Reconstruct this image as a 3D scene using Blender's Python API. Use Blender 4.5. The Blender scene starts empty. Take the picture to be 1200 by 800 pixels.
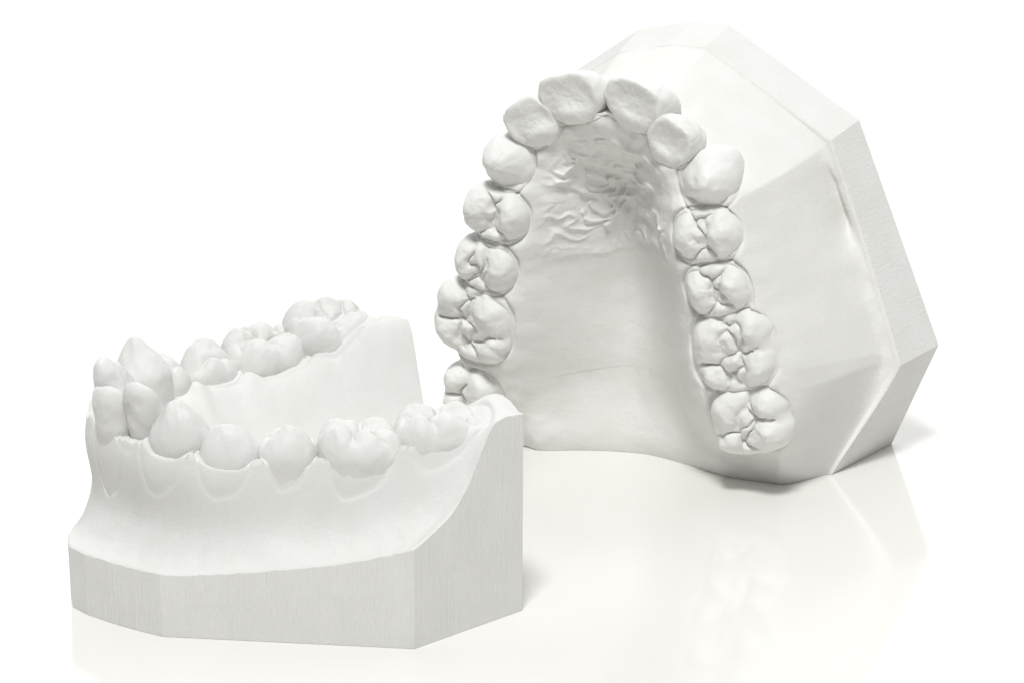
import bpy, math, numpy as np
from mathutils import Matrix, Vector

scene = bpy.context.scene
scene.view_settings.view_transform = 'Standard'
scene.view_settings.look = 'None'
scene.view_settings.exposure = 0

# ------------------------------------------------------------------ noise
def _h(ix, iy, seed):
    v = np.sin(ix * 127.1 + iy * 311.7 + seed * 74.7) * 43758.5453
    return v - np.floor(v)

def vnoise(x, y, seed=0):
    ix = np.floor(x); iy = np.floor(y)
    fx = x - ix; fy = y - iy
    fx = fx * fx * fx * (fx * (fx * 6 - 15) + 10)
    fy = fy * fy * fy * (fy * (fy * 6 - 15) + 10)
    a = _h(ix, iy, seed); b = _h(ix + 1, iy, seed)
    c = _h(ix, iy + 1, seed); d = _h(ix + 1, iy + 1, seed)
    return (a * (1 - fx) + b * fx) * (1 - fy) + (c * (1 - fx) + d * fx) * fy * 1.0

def fbm(x, y, seed=0, octs=4):
    r = 0; amp = 1; tot = 0
    for i in range(octs):
        r = r + amp * (vnoise(x, y, seed + i * 3.1) - 0.5)
        tot += amp; amp *= 0.5
        x, y = (x * 1.62 - y * 1.2) + 5.3, (x * 1.2 + y * 1.62) - 1.7
    return r / tot * 2

def sstep(a, b, x):
    t = np.clip((x - a) / (b - a), 0, 1)
    return t * t * (3 - 2 * t)

def sinterp(x, pts):
    xs = np.array([p[0] for p in pts], float); ys = np.array([p[1] for p in pts], float)
    d = np.diff(ys) / np.diff(xs)
    m = np.zeros(len(xs)); m[0] = d[0]; m[-1] = d[-1]
    for i in range(1, len(xs) - 1):
        m[i] = 0 if d[i - 1] * d[i] <= 0 else 2 * d[i - 1] * d[i] / (d[i - 1] + d[i])
    x = np.clip(x, xs[0], xs[-1])
    i = np.clip(np.searchsorted(xs, x, side='right') - 1, 0, len(xs) - 2)
    hh = xs[i + 1] - xs[i]; t = (x - xs[i]) / hh
    return ((2*t**3-3*t**2+1)*ys[i] + (t**3-2*t**2+t)*hh*m[i] + (-2*t**3+3*t**2)*ys[i+1] + (t**3-t**2)*hh*m[i+1])

# ------------------------------------------------------------------ materials
def plaster(name, col, rough=0.62, streak=0.0):
    m = bpy.data.materials.new(name); m.use_nodes = True
    nt = m.node_tree; N = nt.nodes; L = nt.links
    bsdf = N['Principled BSDF']
    bsdf.inputs['Roughness'].default_value = rough
    bsdf.inputs['Specular IOR Level'].default_value = 0.25
    tc = N.new('ShaderNodeTexCoord')
    n1 = N.new('ShaderNodeTexNoise'); n1.inputs['Scale'].default_value = 1.6
    n1.inputs['Detail'].default_value = 5
    L.new(tc.outputs['Object'], n1.inputs['Vector'])
    ramp = N.new('ShaderNodeValToRGB')
    ramp.color_ramp.elements[0].position = 0.3
    ramp.color_ramp.elements[0].color = (col[0] * .96, col[1] * .96, col[2] * .945, 1)
    ramp.color_ramp.elements[1].position = 0.7
    ramp.color_ramp.elements[1].color = (*col, 1)
    L.new(n1.outputs['Fac'], ramp.inputs['Fac'])
    L.new(ramp.outputs['Color'], bsdf.inputs['Base Color'])
    n2 = N.new('ShaderNodeTexNoise'); n2.inputs['Scale'].default_value = 20
    n2.inputs['Detail'].default_value = 7; n2.inputs['Roughness'].default_value = .62
    L.new(tc.outputs['Object'], n2.inputs['Vector'])
    b1 = N.new('ShaderNodeBump'); b1.inputs['Strength'].default_value = 0.5
    b1.inputs['Distance'].default_value = 0.014
    L.new(n2.outputs['Fac'], b1.inputs['Height'])
    last = b1
    if streak:
        mp = N.new('ShaderNodeMapping'); mp.inputs['Scale'].default_value = (24, 24, 0.35)
        L.new(tc.outputs['Object'], mp.inputs['Vector'])
        n3 = N.new('ShaderNodeTexNoise'); n3.inputs['Scale'].default_value = 1
        n3.inputs['Detail'].default_value = 5; n3.inputs['Roughness'].default_value = .7
        L.new(mp.outputs['Vector'], n3.inputs['Vector'])
        b2 = N.new('ShaderNodeBump'); b2.inputs['Strength'].default_value = streak
        b2.inputs['Distance'].default_value = 0.04
        L.new(n3.outputs['Fac'], b2.inputs['Height'])
        L.new(b1.outputs['Normal'], b2.inputs['Normal'])
        last = b2
    L.new(last.outputs['Normal'], bsdf.inputs['Normal'])
    return m

M_LOW = (plaster("lower_cast_plaster", (0.70, 0.698, 0.682)), plaster("lower_tooth_plaster", (0.70, 0.698, 0.684), 0.5),
         plaster("lower_trimmed_plaster", (0.79, 0.788, 0.772), 0.75, .6))
M_UP = (plaster("upper_cast_plaster", (0.76, 0.756, 0.735)), plaster("upper_tooth_plaster", (0.77, 0.767, 0.748), 0.5),
        plaster("upper_trimmed_plaster", (0.74, 0.737, 0.72), 0.75, .3))

# ------------------------------------------------------------------ mesh helper
def grid_mesh(name, co, nu, nv, wrap_u, mat, parent, cap0=False, cap1=False, smooth=True):
    verts = co.reshape(-1, 3)
    i = np.arange(nu if wrap_u else nu - 1); j = np.arange(nv - 1)
    I, J = np.meshgrid(i, j)
    I2 = (I + 1) % nu
    f = np.stack([J * nu + I, J * nu + I2, (J + 1) * nu + I2, (J + 1) * nu + I], -1).reshape(-1, 4)
    faces = f.tolist()
    if cap0: faces.append(list(range(nu))[::-1])
    if cap1: faces.append([(nv - 1) * nu + k for k in range(nu)])
    me = bpy.data.meshes.new(name)
    me.from_pydata(verts.tolist(), [], faces)
    if smooth:
        me.polygons.foreach_set("use_smooth", [True] * len(me.polygons))
    me.update()
    me.materials.append(mat)
    ob = bpy.data.objects.new(name, me)
    scene.collection.objects.link(ob)
    ob.parent = parent
    return ob

# ------------------------------------------------------------------ teeth
CUSPS = {
 'lower_molar': ([(.52,.5,0,.5),(-.02,.56,-.02,.5),(-.58,.42,-.06,.55),(.5,-.52,.0,.5),(-.45,-.52,-.02,.5),(.9,0,-.11,.4),(-.9,0,-.13,.4),
                  (.3,.16,-.12,.5),(-.25,-.2,-.13,.5)],.48),
 'upper_molar': ([(.52,.60,0,.55),(-.42,.60,-.02,.57),(.36,-.5,.0,.46),(-.62,-.60,-.05,.57),(-.14,.02,-.11,.52),(.92,.05,-.10,.42),(-.92,-.05,-.13,.42),
                  (.42,.22,-.11,.48),(-.42,.26,-.13,.48),(.22,-.2,-.08,.43)],.50),
 'upper_premolar': ([(0,.60,0,.56),(.08,-.52,-.03,.52),(.82,.05,-.11,.42),(-.82,.0,-.11,.42),(.22,.22,-.10,.48),(-.3,.2,-.13,.48),(.0,-.2,-.11,.52)],.50),
 'lower_premolar': ([(0,.34,0,.72),(.25,-.62,-.16,.6),(-.35,-.62,-.2,.6),(.8,0,-.24,.5),(-.8,0,-.24,.5)],.56),
 'canine': ([(0,.22,0,.9),(0,-.66,-.34,.6)],.66),
 'upper_incisor': ([], .52),
}
def tooth_mesh(kind, w, t, seed):
    nth = 128
    th = np.linspace(0, 2 * np.pi, nth, endpoint=False)
    rng = np.random.RandomState(seed)
    if kind == 'lower_incisor':
        H = 1.4
        q = np.concatenate([np.linspace(0, .80, 40), .80 + .20 * np.sin(np.linspace(0, np.pi / 2, 25))[1:]])
        nv = len(q)
        co = np.zeros((nv, nth, 3))
        for k, h in enumerate(q):
            capf = 1.0
            if h > .80:
                capf = math.sqrt(max(0, 1 - ((h - .80) / .20) ** 2))
            ww = w / 2 * (.60 + .40 * math.sin(min(1, h / .78) * math.pi / 2))
            tt = t / 2 * (1.0 - .45 * sstep(.35, 1.0, h))
            capw = .46 + .54 * capf ** .7
            off = (t / 2 - tt) * .6 - .16 * (1 - h) ** 1.6
            n = 2.3
            c, s = np.cos(th), np.sin(th)
            x = np.sign(c) * np.abs(c) ** (2 / n) * ww * capw
            y = np.sign(s) * np.abs(s) ** (2 / n) * tt * max(capf, .02) + off
            a = x / (w / 2)
            y = y - .10 * a ** 2 * t
            z = np.full(nth, (h - 1) * H)
            z = z + (-.06 * a ** 2 - .06 * a * math.sin(seed) + .015 * np.sin(a * 5 + seed)) * h ** 3
            co[k, :, 0] = x; co[k, :, 1] = y; co[k, :, 2] = z
        x = co[..., 0]; z = co[..., 2]
        co[..., 1] += fbm(x * 3 + seed, z * 3, seed, 3) * .04
        return co, nth, nv
    cusps, zb0 = CUSPS[kind]
    zb = -zb0
    nt = 84; ns = 26
    tt = np.linspace(0.004, 1, nt)
    rho = np.sin(tt * np.pi / 2)
    c, s = np.cos(th), np.sin(th)
    n = {'lower_molar': 2.9, 'upper_molar': 2.8, 'upper_premolar': 2.4, 'lower_premolar': 2.5, 'canine': 2.4, 'upper_incisor': 2.5}[kind]
    X0 = np.sign(c) * np.abs(c) ** (2 / n); Y0 = np.sign(s) * np.abs(s) ** (2 / n)
    dent = np.ones(nth)
    def dn(ang, amp, wd):
        d = np.angle(np.exp(1j * (th - ang)))
        return 1 - amp * np.exp(-(d / wd) ** 2)
    if kind == 'lower_molar':
        dent = dn(math.radians(76), .045, .12) * dn(math.radians(112), .035, .1) * dn(math.radians(-90), .05, .13)
    if kind == 'upper_molar':
        dent = dn(math.radians(88), .06, .12) * dn(math.radians(-112), .08, .12)
        X0 = X0 + .10 * Y0
    if kind == 'upper_premolar':
        dent = dn(0, .05, .3) * dn(math.pi, .05, .3)
    if kind == 'canine':
        X0 = X0 * (1 - .14 * (Y0 < 0) * np.abs(Y0))
    if kind == 'upper_incisor':
        X0 = X0 * (1 - .26 * sstep(.1, 1, -Y0))
    dent = dent * (1 + .02 * np.sin(2 * th + seed) + .015 * np.sin(3 * th + seed * 2))
    X0 = X0 * dent; Y0 = Y0 * dent
    co = np.zeros((ns + nt, nth, 3))
    cj = [(a + rng.uniform(-.07, .07), b + rng.uniform(-.05, .05), h + rng.uniform(-.03, .02), k) for a, b, h, k in cusps]
    na = .5 if kind in ('canine', 'lower_premolar') else 1.0
    for k in range(nt):
        a = X0 * rho[k]; b = Y0 * rho[k]
        x = a * w / 2; y = b * t / 2
        if kind == 'upper_incisor':
            be = .78 - .28 * a ** 2
            d = (be - b) * t / 2
            C = np.where(d > 0, -.18 * (1 - np.exp(-(np.maximum(d, 0) / .20) ** 1.4)) - .34 * np.maximum(d, 0), 1.1 * d)
            C = C + .08 * np.exp(-((np.abs(a) - .85) / .18) ** 2) * sstep(0, .25, d) + .06 * np.exp(-((b + .62) / .25) ** 2 - (a / .5) ** 2)
            C = C - .05 * a ** 2 + .02 * np.sin(3 * a + seed)
            m = 6.0
        else:
            wx = x + fbm(x * 4 + seed, y * 4, seed, 2) * .09
            wy = y + fbm(x * 4 - seed, y * 4 + 3, seed + 5, 2) * .09
            soft = .006 if kind not in ('lower_premolar', 'canine') else .008
            vals = []
            for (ca, cb, ch, ck) in cj:
                d = np.sqrt((wx - ca * w / 2) ** 2 + (wy - cb * t / 2) ** 2 + soft)
                vals.append(ch - ck * (d - math.sqrt(soft)))
            V = np.sort(np.stack(vals), axis=0)
            C = V[-1]
            if len(vals) > 2:
                diff = V[-1] - V[-2]
                amp = 1.0 if kind != 'lower_premolar' else .35
                inn = 1 - .7 * sstep(.6, .95, rho[k])
                C = C - amp * inn * .055 * np.exp(-(diff / .018) ** 2)
                C = C - amp * inn * .03 * np.exp(-(diff / .05) ** 2)
            C = np.maximum(C, -.48)
            m = {'canine': 3.0, 'lower_premolar': 3.8, 'lower_molar': 6.5}.get(kind, 5.5)
        C = C + fbm(x * 6 + seed, y * 6, seed + 9, 3) * .022 * na
        f = (max(0, 1 - rho[k] ** m)) ** .5
        z = zb + (C - zb) * f
        r = ns + nt - 1 - k
        co[r, :, 0] = x; co[r, :, 1] = y; co[r, :, 2] = z
    for k in range(ns):
        g = 1 - k / ns
        sc = 1 - .16 * g ** 1.5
        co[k, :, 0] = X0 * w / 2 * sc; co[k, :, 1] = Y0 * t / 2 * sc
        co[k, :, 2] = zb - g * .75
    A = np.arctan2(co[..., 1], co[..., 0])
    bump = fbm(np.cos(A) * 2 + seed, np.sin(A) * 2 + co[..., 2] * 3, seed + 2, 3) * .028 * na
    rr = np.sqrt(co[..., 0] ** 2 + co[..., 1] ** 2) + 1e-6
    fac = 1 + bump / np.maximum(rr, .25)
    co[..., 0] *= fac; co[..., 1] *= fac
    return co, nth, ns + nt

# ------------------------------------------------------------------ cast
def polyline(pts, n):
    pts = np.array(pts, float)
    P = np.vstack([2 * pts[0] - pts[1], pts, 2 * pts[-1] - pts[-2]])
    out = []; par = []
    for i in range(1, len(P) - 2):
        for t in np.linspace(0, 1, n, endpoint=False):
            p0, p1, p2, p3 = P[i - 1], P[i], P[i + 1], P[i + 2]
            out.append(.5 * ((2 * p1) + (-p0 + p2) * t + (2 * p0 - 5 * p1 + 4 * p2 - p3) * t * t + (-p0 + 3 * p1 - 3 * p2 + p3) * t ** 3))
            par.append(i - 1 + t)
    out.append(P[-2]); par.append(len(pts) - 1)
    return np.array(out), np.array(par)

def build_cast(name, label, spec, M, mats):
    M_PL, M_TOOTH, M_CUT = mats
    root = bpy.data.objects.new(name, None)
    root.empty_display_size = 1
    scene.collection.objects.link(root)
    root.matrix_world = M
    root["label"] = label; root["category"] = "dental cast"
    teeth = spec['teeth']
    e0 = spec['end0']; e1 = spec['end1']
    gp = [e[:2] for e in e0[::-1]] + [(tt['gx'], tt['gy']) for tt in teeth] + [e[:2] for e in e1]
    curve, par = polyline(gp, 14)
    hc_k = np.array([e[2] for e in e0[::-1]] + [tt['hc'] for tt in teeth] + [e[2] for e in e1])
    ho_k = np.array([e[3] for e in e0[::-1]] + [tt['ho'] for tt in teeth] + [e[3] for e in e1])
    hi_k = np.array([e[3] for e in e0[::-1]] + [tt['hi'] for tt in teeth] + [e[3] for e in e1])
    n0 = len(e0)
    def knots(v):
        i = np.clip(np.floor(par).astype(int), 0, len(v) - 2); f = par - i
        f = f * f * (3 - 2 * f)
        return v[i] * (1 - f) + v[i + 1] * f
    kc = np.stack([knots(hc_k), knots(ho_k), knots(hi_k)], 1)
    ds = np.linalg.norm(np.gradient(curve, axis=0), axis=1)
    outl = np.array(spec['outline'], float)
    c0 = np.array(spec['center'])
    nth = 760
    corners = np.arctan2(outl[:, 1] - c0[1], outl[:, 0] - c0[0])
    th = np.sort(np.linspace(-np.pi, np.pi, nth, endpoint=False))
    for ca in corners:
        k = np.argmin(np.abs(th - ca)); th[k] = ca
    th = np.sort(th)
    dirs = np.stack([np.cos(th), np.sin(th)], 1)
    R = np.full(nth, 1e9)
    nseg = len(outl)
    for i in range(nseg):
        a = outl[i] - c0; b = outl[(i + 1) % nseg] - c0; e = b - a
        den = dirs[:, 0] * e[1] - dirs[:, 1] * e[0]
        den = np.where(np.abs(den) < 1e-9, 1e-9, den)
        t = (a[0] * e[1] - a[1] * e[0]) / den
        u = (a[0] * dirs[:, 1] - a[1] * dirs[:, 0]) / den
        ok = (t > 0) & (u > -1e-6) & (u < 1 + 1e-6)
        R = np.where(ok & (t < R), t, R)
    nr = 280
    rr = np.linspace(0.002, 1, nr) ** .8
    PX = c0[0] + rr[:, None] * R[None] * dirs[None, :, 0]
    PY = c0[1] + rr[:, None] * R[None] * dirs[None, :, 1]
    p = np.stack([PX.ravel(), PY.ravel()], 1)
    npnt = len(p)
    pidx = np.zeros(npnt, int); ssum = np.zeros(npnt); ks = np.zeros((npnt, 3)); KS = 5.0
    for s in range(0, npnt, 20000):
        q = p[s:s + 20000]
        D = np.sqrt((q[:, None, 0] - curve[None, :, 0]) ** 2 + (q[:, None, 1] - curve[None, :, 1]) ** 2)
        pidx[s:s + 20000] = D.argmin(1)
        dm = D.min(1)
        W = np.exp(-KS * (D - dm[:, None])) * ds[None]
        sw = W.sum(1)
        ssum[s:s + 20000] = dm - np.log(sw / np.sqrt(2 * np.pi * (dm + .12) / KS)) / KS
        W2 = np.exp(-9 * (D - dm[:, None])) * ds[None]
        ks[s:s + 20000] = (W2 @ kc) / W2.sum(1)[:, None]
    best = np.full(npnt, 1e9); sd = np.zeros(npnt); pr = np.zeros(npnt)
    nc = len(curve)
    for off in (-1, 0):
        i0 = np.clip(pidx + off, 0, nc - 2)
        a = curve[i0]; e = curve[i0 + 1] - a; L2 = (e ** 2).sum(1)
        t = ((p - a) * e).sum(1) / L2
        tcl = np.clip(t, 0, 1)
        v = p - a - tcl[:, None] * e
        dd = np.hypot(v[:, 0], v[:, 1])
        sg = np.where(e[:, 0] * (p - a)[:, 1] - e[:, 1] * (p - a)[:, 0] > 0, 1, -1)
        better = dd < best
        best = np.where(better, dd, best); sd = np.where(better, dd * sg, sd)
        pr = np.where(better, par[i0] + np.clip(tcl, 0, 1) * (par[i0 + 1] - par[i0]), pr)
    hc, ho, hi = ks[:, 0], ks[:, 1], ks[:, 2]
    x, y = p[:, 0], p[:, 1]
    db = np.full(npnt, 1e9)
    for i in range(nseg):
        a = outl[i]; b = outl[(i + 1) % nseg]
        if abs(a[1]) < 1e-6 and abs(b[1]) < 1e-6: continue
        e = b - a; L2 = (e ** 2).sum()
        t = np.clip(((p - a) @ e) / L2, 0, 1)
        db = np.minimum(db, np.hypot(*(p - a - t[:, None] * e).T))
    def blur(f, sig):
        kx = np.arange(-3 * sig, 3 * sig + 1); kw = np.exp(-.5 * (kx / sig) ** 2); kw /= kw.sum()
        kern = np.zeros(nth); np.add.at(kern, kx % nth, kw)
        return np.fft.irfft(np.fft.rfft(f.reshape(nr, nth), axis=1) * np.fft.rfft(kern)[None], n=nth, axis=1).ravel()
    dbs = db
    if spec.get('sprof'):
        wmix = sstep(0, .35, db)
        dbs = db * (1 - wmix) + blur(db, 34) * wmix
    hb = sinterp(y, spec['hb'])
    fr = pr - np.round(pr)
    onteeth = sstep(n0 - .6, n0, pr) * (1 - sstep(n0 + 13, n0 + 13.6, pr))
    between = sstep(.2, .5, np.abs(fr)) * onteeth
    h_crest = hc + spec['papilla'] * between * np.exp(-np.maximum(np.abs(sd) - .5, 0) / .3)
    do = sd - ho
    sdi = np.where(sd < 0, best * (1 - sstep(.3, .9, best)) + ssum * sstep(.3, .9, best), 0)
    di = np.where(sd < 0, sdi - hi, -1)
    doo = np.maximum(do + spec['emin'] * between * np.exp(-np.maximum(do, 0) / .35), 0)
    r = doo / (doo + dbs + 1e-6)
    n1 = fbm(x * 1.1, y * 1.1, spec['seed'], 3)
    din = np.maximum(di, 0)
    if spec.get('sprof'):
        F = 1 - sstep(0.0, .92, r)
        room = sstep(.3, 1.0, doo + dbs) * sstep(.3, 2.0, y)
        hol = spec['hollow'] * (1 + .8 * fbm(x * .8 + 3, y * .9, 19, 2)) * np.sin(np.pi * sstep(.35, 1.0, r)) ** 2 * room
        hol = hol - .10 * np.sin(np.pi * sstep(0, .55, r)) ** 2 * room * (1 + fbm(x * 1.2, y * 1.2 + 7, 23, 2))
    else:
        F = np.exp(-(doo / spec['sg']) ** spec['se']) * (1 - r ** 2.5)
        hol = 0
    h_out = hb + (h_crest - hb) * F - hol
    fl = sinterp(y, spec['floor'])
    G = np.exp(-(din / spec['gw']) ** spec['gp'])
    hci = h_crest + spec['inner_up'] * onteeth
    h_in = fl + (hci - fl) * G
    mixc = sstep(-.25, .25, -sd)
    h_mid = h_crest * (1 - mixc) + hci * mixc
    h = np.where(sd > 0, np.where(do > 0, h_out, h_mid), np.where(di > 0, h_in, h_mid))
    h = h - spec['hround'] * np.clip(1 - y / .4, 0, 1) ** 2 * sstep(.0, .6, h - 1.9)
    edge = sstep(0, .25, db)
    calm = 1 - .7 * sstep(.1, .7, din)
    h = h + n1 * .09 * edge * calm + fbm(x * 3.7, y * 3.7, spec['seed'] + 4, 3) * .022 * edge * calm
    if spec.get('rugae'):
        cx = spec['cx']
        xl = np.abs(x - cx)
        wx = fbm(x * 1.3, y * 1.3, 31, 3); wy = fbm(x * 1.9 + 9, y * 1.9, 57, 3)
        ph = (y + .40 * xl + .60 * wx) / .46
        rid = (1 - np.abs(2 * (ph - np.floor(ph)) - 1)) ** 2
        br = sstep(-.25, .15, fbm(x * 1.6 + 4, y * 2.6, 77, 3))
        ph2 = (y - .25 * xl + .6 * wy) / .27
        rid2 = (1 - np.abs(2 * (ph2 - np.floor(ph2)) - 1)) ** 2
        br2 = sstep(-.15, .2, fbm(x * 2.2 + 14, y * 3.4, 93, 3))
        mask = sstep(3.4, 4.3, y + .25 * wx + .1 * xl) * (1 - sstep(5.6, 5.9, y)) * sstep(.08, .5, di) * (sd < 0)
        h = h + mask * (.11 * rid * br + .07 * rid2 * br2 - .03)
        mask2 = sstep(3.4, 4.4, y) * sstep(.1, .5, di) * (sd < 0)
        h = h + mask2 * .035 * fbm(x * 5, y * 5, 12, 3)
    for tt in teeth:
        ca, sa = math.cos(tt['ang']), math.sin(tt['ang'])
        dx = x - tt['nx']; dy = y - tt['ny']
        a = (dx * ca + dy * sa) / (tt['w'] / 2 * tt['ns']); b = (-dx * sa + dy * ca) / (tt['t'] / 2 * tt['ns'])
        ro = (np.abs(a) ** 2.6 + np.abs(b) ** 2.6) ** (1 / 2.6)
        gv = spec['groove'] * (.4 if tt['kind'] == 'upper_incisor' else 1)
        h = h - gv * np.exp(-((ro - 1.03) / .045) ** 2)
    lastring = np.clip(1 - db / .03, 0, 1)
    h = h - .015 * lastring * (y > .02) + fbm(x * 9, y * 9, 5, 2) * .015 * lastring
    wt = np.exp(-(db / .6) ** 2)
    X = x * (1 - spec['tx'] * h * wt); Y = y * (1 - spec['ty'] * h * wt)
    lo, hi_, amt, ya_, yb_ = spec['lean']
    wl = sstep(lo, hi_, h) * (.35 + .65 * sstep(ya_, yb_, y)) * sstep(1.0, 2.6, y) * amt * np.exp(-din / .35) * sstep(0, .5, db)
    cxx = spec['cx']; vx = x - cxx; vy = np.maximum(y - 2.8, 0) * .8; vn = np.hypot(vx, vy) + .2
    X = X + vx / vn * wl; Y = Y + vy / vn * wl
    co = np.stack([X, Y, h], 1).reshape(nr, nth, 3)
    grid_mesh(spec['gum_name'], co, nth, nr, True, M_PL, root, cap0=True)
    rows = 26
    top = co[-1]; wtb = wt.reshape(nr, nth)[-1]
    w = np.zeros((rows, nth, 3))
    ox = p.reshape(nr, nth, 2)[-1, :, 0]; oy = p.reshape(nr, nth, 2)[-1, :, 1]
    for k in range(rows):
        z = top[:, 2] * (k / (rows - 1))
        w[k, :, 0] = ox * (1 - spec['tx'] * z * wtb); w[k, :, 1] = oy * (1 - spec['ty'] * z * wtb); w[k, :, 2] = z
    grid_mesh("base", w, nth, rows, True, M_CUT, root, cap0=True, smooth=False)
    for i, tt in enumerate(teeth):
        c, nu, nv = tooth_mesh(tt['kind'], tt['w'], tt['t'], tt['seed'])
        c = c.copy()
        if tt['mir']: c[..., 0] *= -1
        al = tt['tilt']
        yy = c[..., 1] * math.cos(al) + c[..., 2] * math.sin(al)
        zz = -c[..., 1] * math.sin(al) + c[..., 2] * math.cos(al)
        c[..., 1] = yy; c[..., 2] = zz
        ca, sa = math.cos(tt['ang']), math.sin(tt['ang'])
        X = c[..., 0] * ca - c[..., 1] * sa + tt['x']
        Y = c[..., 0] * sa + c[..., 1] * ca + tt['y']
        Z = c[..., 2] + tt['z']
        c = np.stack([X, Y, Z], -1)
        if tt['mir']: c = c[:, ::-1]
        kn = tt['kind'].split('_')[-1]
        grid_mesh(kn + "_tooth", c, nu, nv, True, M_TOOTH, root, cap0=True, cap1=True)
    return root

def make_teeth(rows, cx, seed0, rot=0.0, dy=0, over=None, dz=0, hof=.95, dhc=0):
    out = []
    n = len(rows)
    seq = [(-1, i) for i in range(n)] + [(1, i) for i in range(n - 1, -1, -1)]
    for idx, (sg, i) in enumerate(seq):
        k, X, Y, Z, w, t, hc, tilt, inset = rows[i]
        x = sg * X; y = Y + dy
        xr = x * math.cos(rot) - y * math.sin(rot) + cx; yr = y * math.cos(rot) + x * math.sin(rot)
        out.append(dict(kind=k, x=xr, y=yr, z=Z, w=w, t=t, hc=hc, tilt=math.radians(tilt), inset=inset, seed=seed0 + idx,
                        mir=(sg > 0)))
    over = over or {}
    base = [(t['x'], t['y']) for t in out]
    for i, d in over.items():
        for k, v in d.items():
            if k != 'dang': out[i][k] = v
    for i, tt in enumerate(out):
        tt['z'] += dz; tt['hc'] += dz + dhc
        a = base[max(0, i - 1)]; b = base[min(len(out) - 1, i + 1)]
        tt['bang'] = math.atan2(b[1] - a[1], b[0] - a[0])
        tt['ang'] = tt['bang'] + over.get(i, {}).get('dang', 0)
        ox, oy = -math.sin(tt['bang']), math.cos(tt['bang'])
        tt['gx'] = base[i][0] - ox * tt['inset']; tt['gy'] = base[i][1] - oy * tt['inset']
        tt['nx'] = tt['x'] - ox * tt['inset']; tt['ny'] = tt['y'] - oy * tt['inset']
        tt['ns'] = .98 if 'lower' not in tt['kind'] else .96
        tt['ho'] = tt['t'] / 2 * hof; tt['hi'] = tt['t'] / 2 * .95
    return out

# ---- lower cast (resting on its base)
low_rows = [
 ('lower_molar',    2.62, 1.28, 3.28, 1.20, 1.12, 2.80, 0, 0),
 ('lower_molar',    2.43, 2.46, 3.08, 1.28, 1.14, 2.60, 2, .07),
 ('lower_premolar', 2.17, 3.47, 3.12, .90, .88, 2.58, 3, .12),
 ('lower_premolar', 1.92, 4.27, 3.14, .88, .88, 2.50, 5, .16),
 ('canine',         1.48, 4.92, 3.42, .88, .84, 2.58, 9, .26),
 ('lower_incisor',  .92, 5.38, 3.46, .66, .60, 2.70, 10, .34),
 ('lower_incisor',  .30, 5.62, 3.50, .62, .60, 2.70, 10, .36),
]
tl = math.radians(-12)
low_over = {0: dict(z=3.22, hc=2.86, w=1.42, t=1.2), 13: dict(z=3.42, hc=2.94, w=1.44, x=3.06, y=1.06, t=1.34, tilt=tl),
            12: dict(w=1.34, y=2.14, t=1.24, z=3.14, hc=2.62, tilt=tl), 11: dict(y=3.15, w=.92, tilt=tl * .6),
            5: dict(x=-.38, y=5.14, z=3.58, w=.72, dang=-.15), 6: dict(x=.02, y=5.50, z=3.44, w=.64, dang=.30),
            7: dict(x=.62, y=5.36, z=3.68, w=.66, dang=-.25), 8: dict(x=1.16, y=5.06, z=3.44, dang=.15),
            9: dict(x=1.70, y=4.60, z=3.64)}
low = dict(
 teeth=make_teeth(low_rows, .58, 3, 0, -.2, low_over, dz=-.10, hof=.82), cx=.58, seed=2,
 end0=[(-2.12, .2, 3.10, .45), (-2.2, -1.2, 3.1, .42)], end1=[(2.95, .3, 3.20, .50), (2.8, -1.2, 3.12, .45)],
 outline=[(-2.5, 0), (2.5, 0), (3.43, 2.01), (2.2, 4.3), (1.75, 5.15), (1.35, 5.5), (.9, 5.83), (.45, 6.05), (0, 6.14),
          (-.42, 6.01), (-.85, 5.78), (-1.27, 5.52), (-1.66, 5.24), (-3.43, 2.01)],
 center=(0, 3.0),
 hb=[(0, 3.02), (.3, 3.08), (.5, 3.05), (.75, 2.72), (1.0, 2.25), (1.35, 1.85), (2.01, 1.52), (3.2, 1.20), (5.2, .96), (6.3, .96)],
 floor=[(0, 1.0), (3, .95), (5, 1.3)], gw=.75, gp=1.7, papilla=.13, emin=.02, sg=.24, se=1.12, hollow=.0, inner_up=-.02,
 groove=.05, hround=.06, lean=(1.35, 2.45, .31, 3.4, 5.0), tx=-.006, ty=-.004, gum_name="gum")
th = math.radians(111)
M1 = Matrix.Translation((-.745, 51.93, .004)) @ Matrix.Rotation(th, 4, 'Z')
build_cast("lower_dental_cast", "white plaster lower jaw dental cast lying flat on its trimmed base", low, M1, M_LOW)

# ---- upper cast (standing upright on its heel)
up_rows = [
 ('upper_molar',    2.48, 1.42, 3.98, 1.20, 1.38, 3.56, 0, 0),
 ('upper_molar',    2.33, 2.56, 4.04, 1.38, 1.48, 3.64, 0, 0),
 ('upper_premolar', 2.06, 3.55, 4.06, .96, 1.16, 3.66, 0, 0),
 ('upper_premolar', 1.86, 4.42, 4.08, .96, 1.18, 3.66, 0, 0),
 ('canine',         1.74, 5.30, 4.12, .97, .98, 3.60, 8, .05),
 ('upper_incisor',  1.26, 6.08, 4.03, .96, .84, 3.52, 16, .10),
 ('upper_incisor',  .52, 6.56, 4.04, 1.16, .86, 3.52, 16, .10),
]
up_over = {0: dict(w=.95, t=1.05, y=1.05, z=3.85), 6: dict(dang=-.05), 7: dict(dang=-.10, x=-.02, y=6.36), 8: dict(dang=.2, y=5.80, x=.62, w=.90, t=.80),
           5: dict(dang=-.1), 9: dict(x=1.22), 13: dict(x=1.98)}
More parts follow.
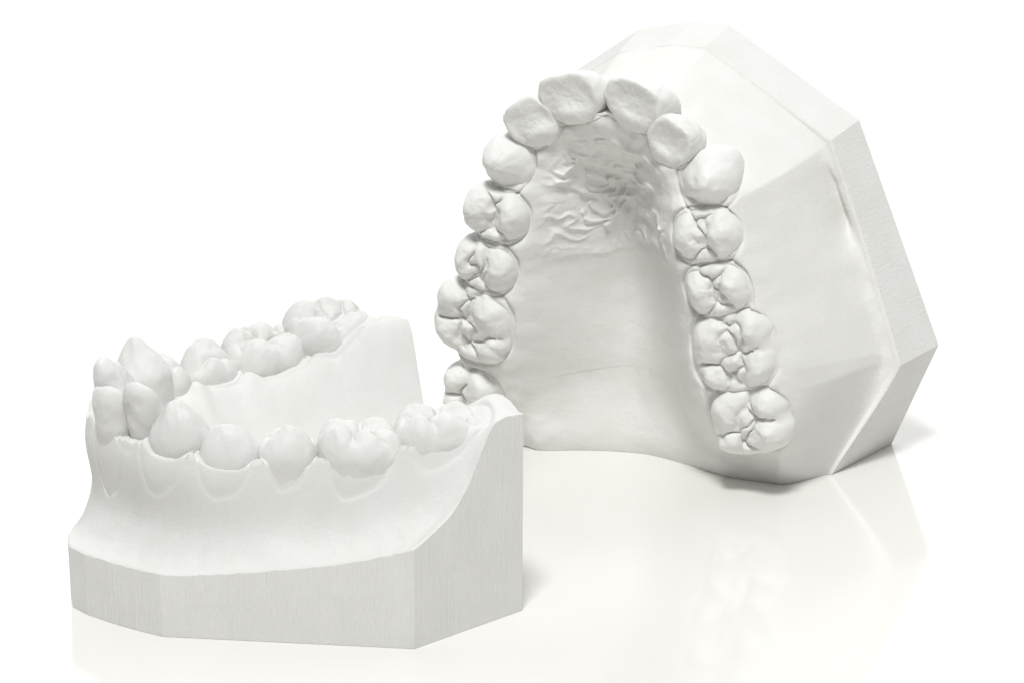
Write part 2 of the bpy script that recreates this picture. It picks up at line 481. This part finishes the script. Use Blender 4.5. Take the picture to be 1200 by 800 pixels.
up = dict(
 teeth=make_teeth(up_rows, -.58, 41, math.radians(1.0), -.18, up_over, dhc=.05), cx=-.5, seed=7,
 end0=[(-2.75, .2, 3.0, .5), (-2.5, -1.2, 2.95, .42)], end1=[(1.75, .25, 2.95, .5), (1.55, -1.2, 2.85, .42)],
 outline=[(-3.09, 0), (3.09, 0), (3.86, 1.83), (2.35, 5.5), (0.0, 6.90), (-.66, 6.90), (-1.65, 6.68), (-3.2, 5.6), (-4.1, 1.83)],
 center=(0, 3.2),
 hb=[(0, 2.02), (1.83, 1.20), (5.5, .98), (6.9, 1.02)],
 floor=[(0, 2.3), (1.4, 2.05), (3.0, 1.88), (4.4, 2.0), (5.8, 2.4)], gw=1.12, gp=1.5, papilla=.06, emin=.05,
 hollow=.32, inner_up=.02, tx=.05, ty=.03, sprof=True, hround=.10, groove=.05, lean=(1.8, 3.4, .03, 4.6, 6.0),
 gum_name="gum_and_palate", rugae=True)
ya = math.radians(26)
M2 = Matrix(((math.cos(ya), 0, -math.sin(ya), 3.63), (-math.sin(ya), 0, -math.cos(ya), 59.02), (0, 1, 0, .004), (0, 0, 0, 1)))
build_cast("upper_dental_cast", "white plaster upper jaw dental cast standing upright on its heel", up, M2, M_UP)

# ------------------------------------------------------------------ floor
fm = bpy.data.materials.new("glossy_white_acrylic"); fm.use_nodes = True
b = fm.node_tree.nodes['Principled BSDF']
nz = fm.node_tree.nodes.new('ShaderNodeTexNoise'); nz.inputs['Scale'].default_value = .05
rp = fm.node_tree.nodes.new('ShaderNodeMapRange'); rp.inputs['To Min'].default_value = .08; rp.inputs['To Max'].default_value = .11
fm.node_tree.links.new(nz.outputs['Fac'], rp.inputs['Value']); fm.node_tree.links.new(rp.outputs['Result'], b.inputs['Roughness'])
b.inputs['Base Color'].default_value = (.79, .78, .745, 1)
b.inputs['IOR'].default_value = 2.1
me = bpy.data.meshes.new("floor")
S = 900
me.from_pydata([(-S, -S, 0), (S, -S, 0), (S, S, 0), (-S, S, 0)], [], [(0, 1, 2, 3)])
me.materials.append(fm)
fl = bpy.data.objects.new("floor", me); scene.collection.objects.link(fl)
fl["kind"] = "structure"

# ------------------------------------------------------------------ light
world = bpy.data.worlds.new("World"); scene.world = world; world.use_nodes = True
nt = world.node_tree; N = nt.nodes; L = nt.links
bg = N['Background']
tc = N.new('ShaderNodeTexCoord'); sp = N.new('ShaderNodeSeparateXYZ')
L.new(tc.outputs['Generated'], sp.inputs['Vector'])
def mr(src, a, b_, c, d):
    m = N.new('ShaderNodeMapRange'); m.interpolation_type = 'SMOOTHSTEP'
    m.inputs['From Min'].default_value = a; m.inputs['From Max'].default_value = b_
    m.inputs['To Min'].default_value = c; m.inputs['To Max'].default_value = d
    L.new(src, m.inputs['Value']); return m.outputs['Result']
a1 = mr(sp.outputs['Y'], -.4, .8, .27, 1.30)
a2 = mr(sp.outputs['X'], -.9, .1, -.27, .02)
ad = N.new('ShaderNodeMath'); L.new(a1, ad.inputs[0]); L.new(a2, ad.inputs[1])
bg.inputs['Color'].default_value = (1, 1, 1, 1)
L.new(ad.outputs[0], bg.inputs['Strength'])

def area(name, loc, target, size, power):
    ld = bpy.data.lights.new(name, 'AREA'); ld.shape = 'SQUARE'; ld.size = size; ld.energy = power
    lo = bpy.data.objects.new(name, ld); scene.collection.objects.link(lo)
    lo.location = loc
    lo.rotation_euler = (Vector(target) - Vector(loc)).to_track_quat('-Z', 'Y').to_euler()
    return lo
area("softbox_lamp", (-12, -30, 165), (0, 54, 0), 36, 300000)

# ------------------------------------------------------------------ camera
cam = bpy.data.cameras.new("camera"); cam.lens = 126; cam.sensor_width = 36
cam.clip_start = .5; cam.clip_end = 5000
co = bpy.data.objects.new("camera", cam); scene.collection.objects.link(co)
co.location = (0, 0, 18.33); co.rotation_euler = (math.radians(74), 0, 0)
scene.camera = co
